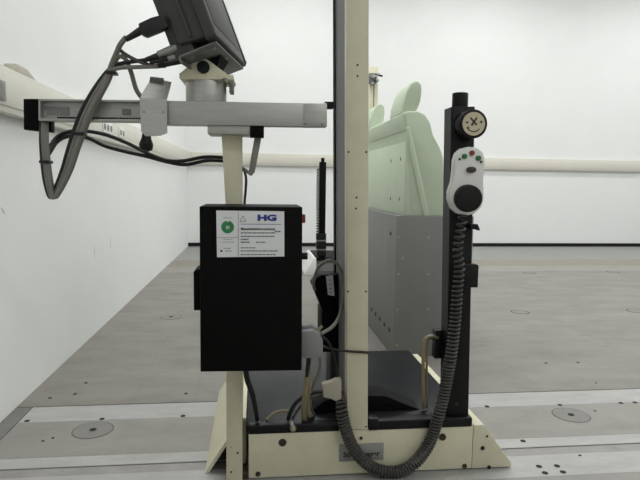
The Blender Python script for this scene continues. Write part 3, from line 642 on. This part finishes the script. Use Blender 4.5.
vcable('black_lead', ((326, 391, 1.845), (316, 392, 1.85), (303, 397, 1.86), (294, 405, 1.875), (289.5, 415, 1.885)), to_plat(288.5, 1.90), 0.0075, M['cab_k'], root=dp)
vcable('black_lead', ((322, 395, 1.85), (310, 399, 1.86), (300, 407, 1.88), (294, 416, 1.885)), to_plat(293, 1.90), 0.005, M['cab_dg'], root=dp)
mc = thing('metal_connector', 'small metal connector lying over the lip of the platform', 'connector', W(293, 430, 1.85))
part('connector_shell', MB().cyl(W(291.2, 421, 1.86), W(293.8, 431, 1.853), 0.0085, 0.0095, seg=16, bev=0.001), M['steel'], mc)
part('connector_collar', MB().cyl(W(292.8, 427, 1.857), W(293.4, 429.5, 1.855), 0.0115, seg=16), M['brass'], mc)
vcable('tan_cable', ((290, 411.5, 1.90), (282, 411.0, 1.91), (274, 413, 1.91), (268.5, 418, 1.905)), to_plat(266.5, 1.90), 0.005, M['cab_t'], 'pale tan cable arching low over the platform')
for i, (a, lab_) in enumerate(((0, 'black cable hanging from the control box to the platform, beside the cream post'), (2.6, 'second black cable hanging from the control box to the platform'))):
    vcable('black_cable', ((243.5+a, 366, 1.80), (246+a, 380, 1.80), (251+a, 394, 1.82), (254.5+a*.7, 410, 1.85)), to_plat(256.5+a*.6, 1.90), 0.0048, M['cab_k'], lab_)
tc = thing('tan_cable', 'tan cable rising from the platform into the black post', 'cable', to_plat(424, 1.96, PT))
vcable('cable', ((438, 337.5, 1.95), (432, 336.5, 1.945), (426.5, 337.5, 1.94), (423.8, 343, 1.94), (423.2, 358, 1.94), (423.3, 380, 1.94), (423.6, 400, 1.94)), to_plat(423.8, 1.95), 0.0065, M['cab_t'], root=tc)
vcable('cable', ((433, 338, 1.955), (428.5, 339.5, 1.955), (427, 346, 1.955), (426.6, 365, 1.955), (427, 385, 1.955), (427.2, 402, 1.955)), to_plat(427.3, 1.96), 0.0045, M['cab_t'], root=tc)
part('cable_gland', MB().cyl(W(428.5, 336.8, 1.945), W(434.5, 337, 1.95), 0.009, seg=14, bev=0.001), M['steel'], tc)
# ------------------------------------------------------------------ plinth and foam seat
YS = 3.2
xs0 = W(394.5, 290, YS).x
pr = thing('plinth', 'grey boarded plinth under the pale green foam seat', 'plinth', (xs0+0.35, 4.0, 0))
zp1 = W(415, 216, YS).z
part('front_panel', MB().box(xs0, xs0+0.47, YS, YS+0.02, 0, zp1, 0.002), M['plinth'], pr)
part('side_panel', MB().box(xs0+0.001, xs0+0.021, YS+0.0205, 4.85, 0, zp1, 0.002), M['plinth'], pr)
part('side_panel', MB().box(xs0+0.45, xs0+0.47, YS+0.0205, 4.85, 0, zp1, 0.002), M['plinth'], pr)
part('back_panel', MB().box(xs0+0.022, xs0+0.449, 4.83, 4.85, 0, zp1, 0.002), M['plinth'], pr)
part('top_panel', MB().box(xs0+0.022, xs0+0.449, YS+0.021, 4.829, zp1-0.02, zp1, 0.001), M['plinth'], pr)
for px, py in ((398.5, 237), (428.5, 237.5), (398.5, 274), (428.5, 274.3), (397.5, 309.5), (428.3, 309.5), (397, 345), (402.5, 258)):
    p = W(px, py, YS); part('screw', MB().cyl((p.x, YS+0.003, p.z), (p.x, YS-0.002, p.z), 0.007, seg=12), M['brass'], pr)
def left_face(px, py):                       # point on the plinth's side panel
    d = CAM_R @ Vector((px-320, 240-py, -F)); k = xs0/d.x; return Vector((0, 0, CH)) + d*k
for px, py in ((390.5, 233.5), (371.5, 309.5), (375.5, 314), (379.8, 319), (384.3, 324.5), (389.2, 330)):
    p = left_face(px, py); part('slot', MB().box(xs0-0.001, xs0+0.004, p.y-0.018, p.y+0.018, p.z-0.011, p.z+0.011), M['hole'], pr)
def smooth_box(mb): return mb
seat = thing('foam_seat', 'pale green foam bench backrest with headrests on the grey plinth', 'seat', (xs0+0.2, 4.0, zp1))
ys0, ys1 = 3.235, 4.75
def pf(lst, Y): return [(W(a, b, Y).x, W(a, b, Y).z) for a, b in lst]
shell = pf([(411, 216.2), (406.5, 132), (403.5, 113.5), (406, 111.3), (418, 111), (425.5, 114.5), (430.5, 123), (433.5, 135.5), (440, 147), (443.2, 156), (444.5, 175), (444.8, 205), (443.5, 216.2)], ys0)
sh = part('backrest', MB().prism(shell, ys0, ys1, 0.02, 3), M['foam'], seat)
rib = pf([(405.5, 128), (409.5, 126.5), (429, 216.2), (423, 216.2), (411, 160)], ys0)
part('side_bolster', MB().prism(rib, ys0-0.014, ys0+0.03, 0.008, 3), M['foam'], sh)
seam = pf([(403.2, 129.6), (406.5, 129.0), (406.8, 131.5), (403.8, 132.1)], ys0)
part('upper_rail', MB().prism(pf([(402.5, 113.8), (405, 112), (408, 112), (409, 129.5), (404.8, 130.5)], ys0), ys0+0.004, ys1-0.01, 0.006), M['foam'], seat)
bx0, bx1 = W(404.8, 178, ys0).x, W(411, 178, ys0).x
bp = part('back_panel', MB().box(bx0, bx1+0.02, ys0+0.005, ys1-0.02, zp1+0.001, W(406, 141.5, ys0).z, 0.004), M['foam'], seat)
for px, py in ((391, 161), (400.5, 159), (390.5, 198.5), (399.3, 199)):
    d = CAM_R @ Vector((px-320, 240-py, -F)); p = Vector((0, 0, CH)) + d*(bx0/d.x)
    part('peg_hole', MB().box(bx0-0.001, bx0+0.003, p.y-0.008, p.y+0.008, p.z-0.010, p.z+0.010), M['hole'], bp)
hp = pf([(401.5, 114), (403, 103), (406.5, 92), (410.5, 84), (415, 80.8), (419, 80.8), (421.6, 84.5), (422, 92), (420.8, 101), (418, 108.5), (414, 114)], ys0+0.03)
for y in (ys0+0.03, 4.22):
    part('headrest', MB().prism(hp, y, y+0.30, 0.026, 4), M['foam'], seat)

# ------------------------------------------------------------------ far measuring machine
YR = 6.22
fr = thing('measuring_machine', 'distant measuring machine with thin black post standing behind the foam seat', 'measuring machine', (1.4, 6.6, 0))
fx0 = W(316, 268, YR).x
part('base', MB().box(fx0, fx0+1.1, YR+0.04, YR+0.8, 0, 0.16, 0.005), M['plinth'], fr)
part('foot', MB().prism([(fx0, 0), (fx0-0.13, 0), (fx0-0.13, 0.02), (fx0-0.03, 0.19), (fx0, 0.19)], YR-0.02, YR+0.8, 0.003), M['white'], fr)
part('platform', MB().box(fx0+0.01, fx0+1.09, YR+0.01, YR+0.79, 0.16, 0.185, 0.003), M['matte'], fr)
a0, a1, b0, b1 = rect(319.2, 325.6, 162, 262, YR+0.05)
fp = part('control_post', MB().box(a0, a1, YR+0.05, YR+0.12, 0.18, b1, 0.003), M['matte'], fr)
xm = (a0+a1)/2
part('post_cap', MB().cyl((xm, YR+0.085, b1-0.005), (xm, YR+0.085, W(322, 157.5, YR).z), 0.02, seg=14), M['matte'], fp)
for py0, py1 in ((233.5, 240), (241.5, 249), (250.5, 256)):
    c0, c1, d0, d1 = rect(316.8, 326.2, py0, py1, YR+0.03); part('post_band', MB().box(c0, c1, YR+0.03, YR+0.13, d0, d1, 0.003), M['black'], fp)
for py in (240.7, 249.7):
    c0, c1, d0, d1 = rect(317, 326, py-0.7, py+0.7, YR+0.028); part('band_ring', MB().box(c0, c1, YR+0.035, YR+0.12, d0, d1), M['steel'], fp)
fcp = curve([W(*p) for p in ((318.5, 168, YR+0.06), (318, 185, YR+0.06), (317.8, 205, YR+0.06), (318, 233, YR+0.06))], 0.02)
part('coiled_cord', MB().tube(helix(fcp, 0.018, 0.03, 8), 0.006, 5), M['coil_k'], fp)
a0, a1, b0, b1 = rect(369.5, 376.2, 67, 262, YR+0.1)
fc_ = part('column', MB().box(a0-0.02, a1, YR+0.1, YR+0.2, 0.18, b1, 0.003), M['cream'], fr)
part('column_groove', MB().box(a0+0.028, a0+0.037, YR+0.094, YR+0.12, 0.2, b1-0.2), M['alu_d'], fc_)
cx, cz = W(373, 78, YR+0.06).x, W(373, 78, YR+0.06).z
clm = part('clamp', MB().box(cx-0.05, cx+0.035, YR+0.03, YR+0.1, cz-0.06, cz+0.05, 0.006), M['alu_d'], fc_)
for dx, dz, r in ((0.045, 0.03, 0.016), (0.035, -0.035, 0.018), (-0.01, 0.0, 0.022), (0.02, 0.005, 0.014), (-0.02, -0.07, 0.016)):
    part('clamp_knob', MB().cyl((cx+dx, YR+0.05, cz+dz), (cx+dx+0.006, YR+0.0, cz+dz+0.003), r, seg=12, bev=0.003), M['steel'], clm)
part('clamp_lever', MB().cyl((cx+0.02, YR+0.03, cz+0.03), (cx+0.10, YR+0.03, cz+0.02), 0.010, seg=10), M['black'], clm)
